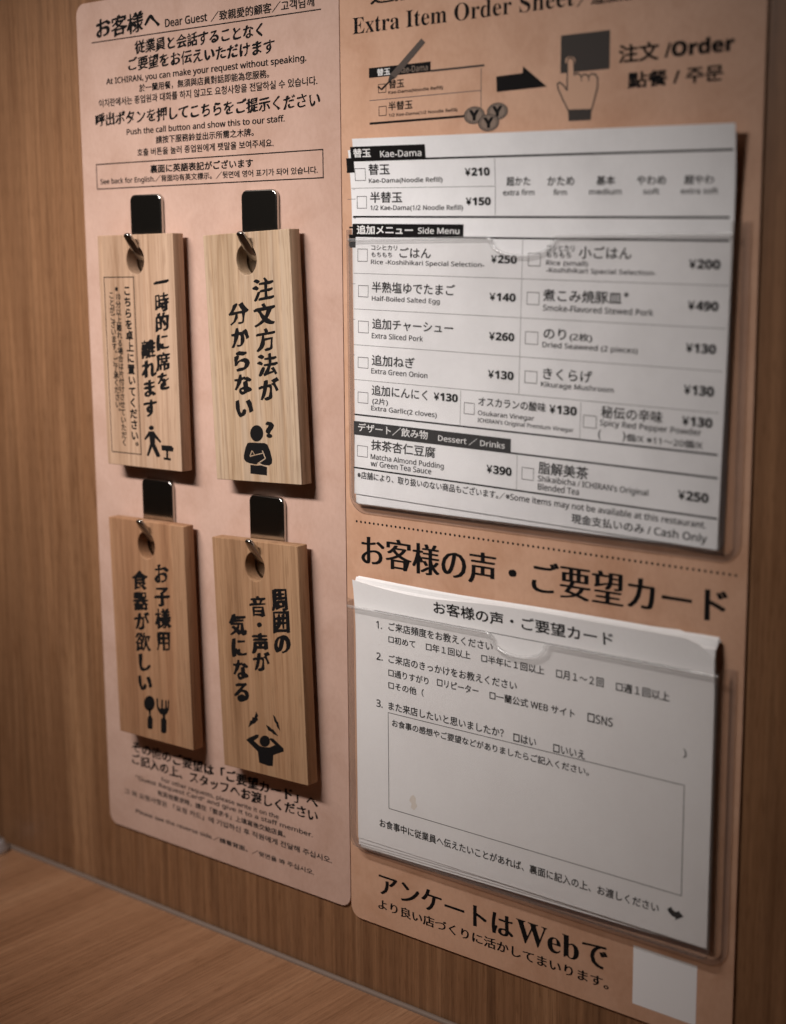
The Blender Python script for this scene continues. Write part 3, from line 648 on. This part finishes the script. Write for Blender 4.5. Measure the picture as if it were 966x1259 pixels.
# chrome fitting at the left, standing on the counter against the wall
fx, fz = -206.5, 8.2
ft = bpy.data.objects.new('chrome_fitting', None); COL.objects.link(ft); ft.location = W(fx, DESK_Y, fz); ft.empty_display_size = 0.01
ft['label'] = 'small round chrome fitting on the counter against the wall'; ft['category'] = 'fitting'
def lathe(prof, n=32):
    bm = bmesh.new(); rings = []
    for r, z in prof:
        rings.append([bm.verts.new((r*MM*math.cos(2*math.pi*k/n), r*MM*math.sin(2*math.pi*k/n), z*MM)) for k in range(n)])
    for a, b in zip(rings, rings[1:]):
        for k in range(n): bm.faces.new((a[k], a[(k+1) % n], b[(k+1) % n], b[k]))
    bm.faces.new(list(reversed(rings[0]))); bm.faces.new(rings[-1]); return bm
obj('flange', finish(bm_mesh(lathe([(7.6, 0), (7.8, 1.0), (7.4, 2.4), (6.4, 3.2), (6.0, 4.6), (4.6, 5.4)]), 'flange'), M_CHROME, True), ft)
obj('cap', finish(bm_mesh(lathe([(4.2, 5.3), (4.0, 6.6), (3.0, 7.4), (1.0, 7.7)]), 'cap'), M_CHROME, True), ft)

# ------------------------------------------------------------------ the two notices
lb = root('notice_board', 'pinkish notice with Japanese, English, Chinese and Korean lines, carrying the four wooden tags', 'notice', -66, -221)
obj('panel', finish(slab('panel', rounded(-132.9+66, 0, -0.15+66, 325.6, 4.5), -0.9, 0.0, 0.1, 1), M_PINK), lb)
P = Print(); items = LAYOUT['guest']
P.run([i for i in items if (i[2][0][1] if i[0] == 'p' else i[3] if i[0] == 'b' else i[4]) > 0], -66, -221); P.link('lettering', lb)
P = Print()
P.run([i for i in items if (i[2][0][1] if i[0] == 'p' else i[3] if i[0] == 'b' else i[4]) <= 0], -66, -221)
P.link('lettering', lb)

rb = root('notice_board', 'tan kraft coloured notice holding the two clear pockets of papers', 'notice', 75, -223.5)
obj('panel', finish(slab('panel', rounded(0.15-75, 0, 149.6-75, 350, 4.5), -0.9, 0.0, 0.1, 1), M_KRAFT), rb)
items = LAYOUT['order']
def ypos(i): return i[2][0][1] if i[0] in ('p',) else i[1][1] if i[0] == 'dots' else i[2] if i[0] == 'disc' else i[3] if i[0] == 'b' else i[4]
def is_pic(i): return i[0] == 'disc' or (i[0] in 'pb' and ypos(i) > 30) or (i[0] == 't' and 45 < i[4] < 66 and i[3] < 60)
P = Print(); P.run([i for i in items if is_pic(i)], 75, -223.5); P.link('pictogram', rb)
P = Print(); P.run([i for i in items if not is_pic(i) and ypos(i) > 30], 75, -223.5); P.link('lettering', rb)
P = Print(); P.run([i for i in items if not is_pic(i) and -110 < ypos(i) <= 30], 75, -223.5); P.link('lettering', rb)
P = Print(); P.run([i for i in items if not is_pic(i) and ypos(i) <= -110 and i[1] != 'white'], 75, -223.5); P.link('lettering', rb)
P = Print(); P.run([i for i in items if i[1] == 'white'], 75, -223.5); P.link('blank_square', rb)

# ------------------------------------------------------------------ hooks
HOOK = [(-95.4, 33.4, 'steel hook plate above the tag with the small framed text'), (-36.6, 33.2, 'steel hook plate above the tag with the question mark figure'),
        (-94.6, -73.3, 'steel hook plate above the tag with the spoon and fork'), (-36.3, -74.0, 'steel hook plate above the tag with the figure holding its ears')]
plate_me = finish(slab('plate', rounded(-8.8, -34, 8.4, 0, 2.6, 6), 0.05, 1.7, 0.5, 4), M_STEEL)
for p in plate_me.polygons: p.use_smooth = True
plate_me.set_sharp_from_angle(angle=math.radians(35))
def prong_mesh():
    path = [(-23.3, 0.9), (-23.9, 2.4), (-23.5, 4.2), (-21.4, 6.1), (-19.6, 7.5), (-17.2, 9.3), (-15.0, 11.0)]
    bm = bmesh.new(); rings = []
    for i, (y, z) in enumerate(path):
        a = Vector(path[max(i-1, 0)]); b = Vector(path[min(i+1, len(path)-1)]); t = (b-a).normalized(); n = Vector((-t.y, t.x))
        w = 2.1 if i < len(path)-1 else 1.5
        ring_ = []
        for (sx, sn) in ((-1, -.45), (-.8, -.7), (.8, -.7), (1, -.45), (1, .45), (.8, .7), (-.8, .7), (-1, .45)):
            ring_.append(bm.verts.new(Vector((sx*w, y+n.x*sn, z+n.y*sn))*MM))
        rings.append(ring_)
    d = (Vector((0, path[-1][0], path[-1][1]))-Vector((0, path[-2][0], path[-2][1]))).normalized()
    base = [v.co.copy() for v in rings[-1]]; mid = sum(base, Vector())/8      # rounded tip
    for sc_, ex in ((0.93, 0.35), (0.75, 0.62), (0.45, 0.80), (0.12, 0.86)):
        rings.append([bm.verts.new(mid+(q-mid)*sc_+d*ex*MM) for q in base])
    for a, b in zip(rings, rings[1:]):
        for k in range(8): bm.faces.new((a[k], a[(k+1) % 8], b[(k+1) % 8], b[k]))
    bm.faces.new(list(reversed(rings[0]))); bm.faces.new(rings[-1])
    return bm_mesh(bm, 'prong')
prong_me = finish(prong_mesh(), M_PRONG, True)
for (x, y, lab) in HOOK:
    h = root('wall_hook', lab, 'hook', x, y, 0, 0, 'steel hooks on the pinkish notice')
    obj('plate', plate_me, h); obj('prong', prong_me, h)

# ------------------------------------------------------------------ wooden tags
TAG_LABEL = {'t1': 'pale wooden tag with a framed block of text and a walking figure',
             't2': 'pale yellowish wooden tag with a figure with crossed arms under a question mark',
             't3': 'brown wooden tag with a black spoon and fork at its foot',
             't4': 'brown wooden tag with a figure holding its ears under jagged noise marks'}
def tag_body(w, h, seed):
    rnd = random.Random(seed)
    hole = [(4.9*math.cos(2*math.pi*k/28), h-9.3+5.4*math.sin(2*math.pi*k/28)) for k in range(28)]
    me = slab('body', rounded(-w/2, 0, w/2, h, 0.35, 2), 2.3, 7.4, 0.22, 1, (hole,))
    return me
for k, n in enumerate(('t1', 't2', 't3', 't4')):
    (ox, oy), deg, w = LAYOUT[n+'_org']
    t = root('wooden_tag', TAG_LABEL[n], 'wooden tag', ox, oy, 0, deg, 'wooden request tags hanging on hooks')
    b = obj('body', finish(tag_body(42.0 if k < 2 else 42.8, 86.8, k), M_TAG[k]), t)
    P = Print(z=7.43); P.run([i for i in LAYOUT[n] if i[0] in 'vb'], wood=M_TAG[k]); P.link('lettering', t)
    P = Print(z=7.43); P.run([i for i in LAYOUT[n] if i[0] in 'pt'], wood=M_TAG[k]); P.link('pictogram', t)

# ------------------------------------------------------------------ papers
def sheet(pts_fn, nx, ny, zf, thick, name):
    """a paper sheet: pts_fn(u,v) -> x,y (mm), lifted by zf(x,y), with a thin edge"""
    bm = bmesh.new(); top = []; bot = []
    for j in range(ny+1):
        for i in range(nx+1):
            x, y = pts_fn(i/nx, j/ny); z = zf(x, y)
            top.append(bm.verts.new(Vector((x, y, z))*MM)); bot.append(bm.verts.new(Vector((x, y, z-thick))*MM))
    q = lambda i, j: j*(nx+1)+i
    for j in range(ny):
        for i in range(nx):
            a, b, c, d = q(i, j), q(i+1, j), q(i+1, j+1), q(i, j+1)
            bm.faces.new((top[a], top[b], top[c], top[d])); bm.faces.new((bot[d], bot[c], bot[b], bot[a]))
    for i in range(nx):
        for j in (0, ny):
            bm.faces.new((top[q(i, j)], top[q(i+1, j)], bot[q(i+1, j)], bot[q(i, j)]))
    for j in range(ny):
        for i in (0, nx):
            bm.faces.new((top[q(i, j)], top[q(i, j+1)], bot[q(i, j+1)], bot[q(i, j)]))
    me = bm_mesh(bm, name)
    for p in me.polygons: p.use_smooth = True
    me.set_sharp_from_angle(angle=math.radians(40))
    return me
SLIP_G = 'order slips stacked in the upper pocket'
slip_z = lambda x, y: 2.5+4.0*max(0.0, (y-92)/34.0)**2
def place_slip(label, x, y, tilt, dz, w=135.0, h=116.4, group=SLIP_G):
    s = root('order_slip', label, 'order slip', x, y, 0, tilt, group)
    zf = lambda a, b: slip_z(a, b+y+70.2+a*math.sin(math.radians(tilt+1.27)))+dz
    obj('sheet', finish(sheet(lambda u, v: ((u-.5)*w-0.6, v*h), 14, 26, zf, 0.12, 'sheet'), M_PAPER), s)
    return s, zf
s, zf = place_slip('white menu order slip with tick boxes and prices, in front in its pocket', 74.3, -70.2, -1.27, 0.0)
P = Print(zf, 0.03); P.run(LAYOUT['slip']); P.link('printing', s)
s, zf = place_slip('white order slip just behind the front one, its left edge sticking out', 74.6, -71.9, 0.2, -0.5)
P = Print(zf, 0.03); P.run([i for i in LAYOUT['slip'] if i[0] == 'p' and i[1] in 'kf']); P.link('printing', s)
CARD_G = 'survey cards stacked in the lower pocket'
def card_z(x, y):               # y above the card's foot at -191
    z = 3.0+2.2*max(0.0, (y-77)/24.0)**2
    return z
CX, CY = 74.25, -195.0
def place_card(label, pts_fn, zf, dz, tilt=0.0):
    s = root('survey_card', label, 'survey card', CX, CY, 0, tilt, CARD_G)
    obj('sheet', finish(sheet(pts_fn, 30, 30, zf, 0.14, 'sheet'), M_CARD), s)
    return s
def front_pts(u, v):
    x = (u-.5)*135.6
    top = 97.0-2.1*math.exp(-((x+40)/24)**2)+0.4*math.exp(-((x+68)/5)**2)
    bot = 3.7
    y = bot+(top-bot)*v
    cut = max(0.0, (x-59)/8.8)
    return x, y-(4.6*min(1.0, cut)**1.6)*v**6
def front_z(x, y):
    z = card_z(x, y)
    c = max(0.0, (x-57)/10.8)*max(0.0, (y-88)/9.0)
    return z-0.9*c*c
s = place_card('white survey card with tick boxes and a large empty comment box, front of its stack', front_pts, front_z, 0)
P = Print(lambda x, y: front_z(x, y), 0.03); P.run(LAYOUT['card'], CX, CY); P.link('printing', s)
def back_pts(dt, db, dx):
    def f(u, v):
        x = (u-.5)*135.4+dx; top = 97.3+dt-0.5*math.exp(-((x+30)/30)**2); bot = db+3.0*u
        return x, bot+(top-bot)*v
    return f
def back_z(dz, curl):
    def f(x, y):
        z = card_z(x, min(y, 95.0))-dz
        t = max(0.0, y-93.5)/4.0
        return z-curl*t*t*(1.0+1.2*max(0.0, min(1.0, (x-48)/14.0)))
    return f
place_card('white survey card right behind the front one, its top edge curling back', back_pts(0.5, 2.1, 0.2), back_z(0.28, 2.2), 0)
place_card('white survey card in the middle of the stack, its foot just below the front cards', back_pts(0.3, 1.0, -0.3), back_z(0.56, 1.6), 0)
place_card('white survey card at the back of the stack, its foot lowest of all', back_pts(0.0, 0.0, 0.3), back_z(0.84, 0.8), 0)

# ------------------------------------------------------------------ clear pockets
def pocket(label, x0, x1, ybot, ylip, yside, xn, rn, dn, zfront, rc):
    """flange on the notice, raised front sheet with a thumb notch, rounded lip"""
    ox, oy = (x0+x1)/2, ybot
    p = root('clear_pocket', label, 'pocket', ox, oy, 0, 0, 'clear pockets on the kraft notice')
    # front sheet
    inner = 3.6
    a, b = x0+inner-ox, x1-inner-ox; yb = inner; yl = ylip-oy; nx = xn-ox
    notch = []
    prof = [(1.16, 0.0), (1.08, 0.015), (1.02, 0.07), (0.98, 0.16)]+[(math.cos(math.radians(a)), 0.12+0.88*math.sin(math.radians(a))) for a in (12, 24, 36, 48, 60, 70, 80, 90)]
    prof = [(max(t, 0.0) if t > 1e-6 else 0.0, d) for t, d in prof]
    for t, d in prof: notch.append((nx+rn*t, yl-dn*d))
    for t, d in reversed(prof[:-1]): notch.append((nx-rn*t, yl-dn*d))
    outline = rounded(a, yb, b, yl, (rc, rc, 0, 0), 6)
    k = outline.index((b, yl)); outline = outline[:k+1]+notch+outline[k+1:]
    obj('front_sheet', finish(slab('front_sheet', outline, zfront, zfront+0.5, 0.0), M_CLEAR), p)
    # lip along the opening and the notch
    bm = bmesh.new(); path = [(b, yl, zfront+0.25)]+[(q[0], q[1], zfront+0.25) for q in notch]+[(a, yl, zfront+0.25)]
    tube_path(bm, path, 0.62, 10)
    obj('lip', finish(bm_mesh(bm, 'lip'), M_LIP, True), p)
    # side and bottom walls with the flange
    def around(o):
        xa, xb, y0 = x0+inner-o-ox, x1-inner+o-ox, inner-o; r = rc+o; ys = yside-oy
        pts = [(xa, ys)]
        for cx, cy, st in ((xa+r, y0+r, 180), (xb-r, y0+r, 270)):
            for q in range(9):
                t = math.radians(st+90*q/8); pts.append((cx+r*math.cos(t), cy+r*math.sin(t)))
        pts.append((xb, ys)); return pts
    bm = bmesh.new(); rows = []
    for o, z in ((3.6, 0.05), (3.55, 0.55), (1.5, 0.65), (0.9, 0.9), (0.35, zfront*0.55), (0.1, zfront), (-0.15, zfront+0.45), (-0.6, zfront+0.62)):
        rows.append([bm.verts.new(Vector((q[0], q[1], z))*MM) for q in around(o)])
    for r0, r1 in zip(rows, rows[1:]):
        for i in range(len(r0)-1): bm.faces.new((r0[i], r0[i+1], r1[i+1], r1[i]))
    obj('rim', finish(bm_mesh(bm, 'rim'), M_RIM, True), p)
pocket('clear plastic pocket with a thumb notch holding the menu order slips', 2.3, 147.4, -75.6, 15.6, 19.0, 74.6, 11.5, 5.6, 3.3, 3.0)
pocket('clear plastic pocket with a thumb notch holding the survey cards', 1.0, 147.6, -197.6, -107.6, -106.0, 75.0, 10.5, 6.0, 4.6, 3.0)
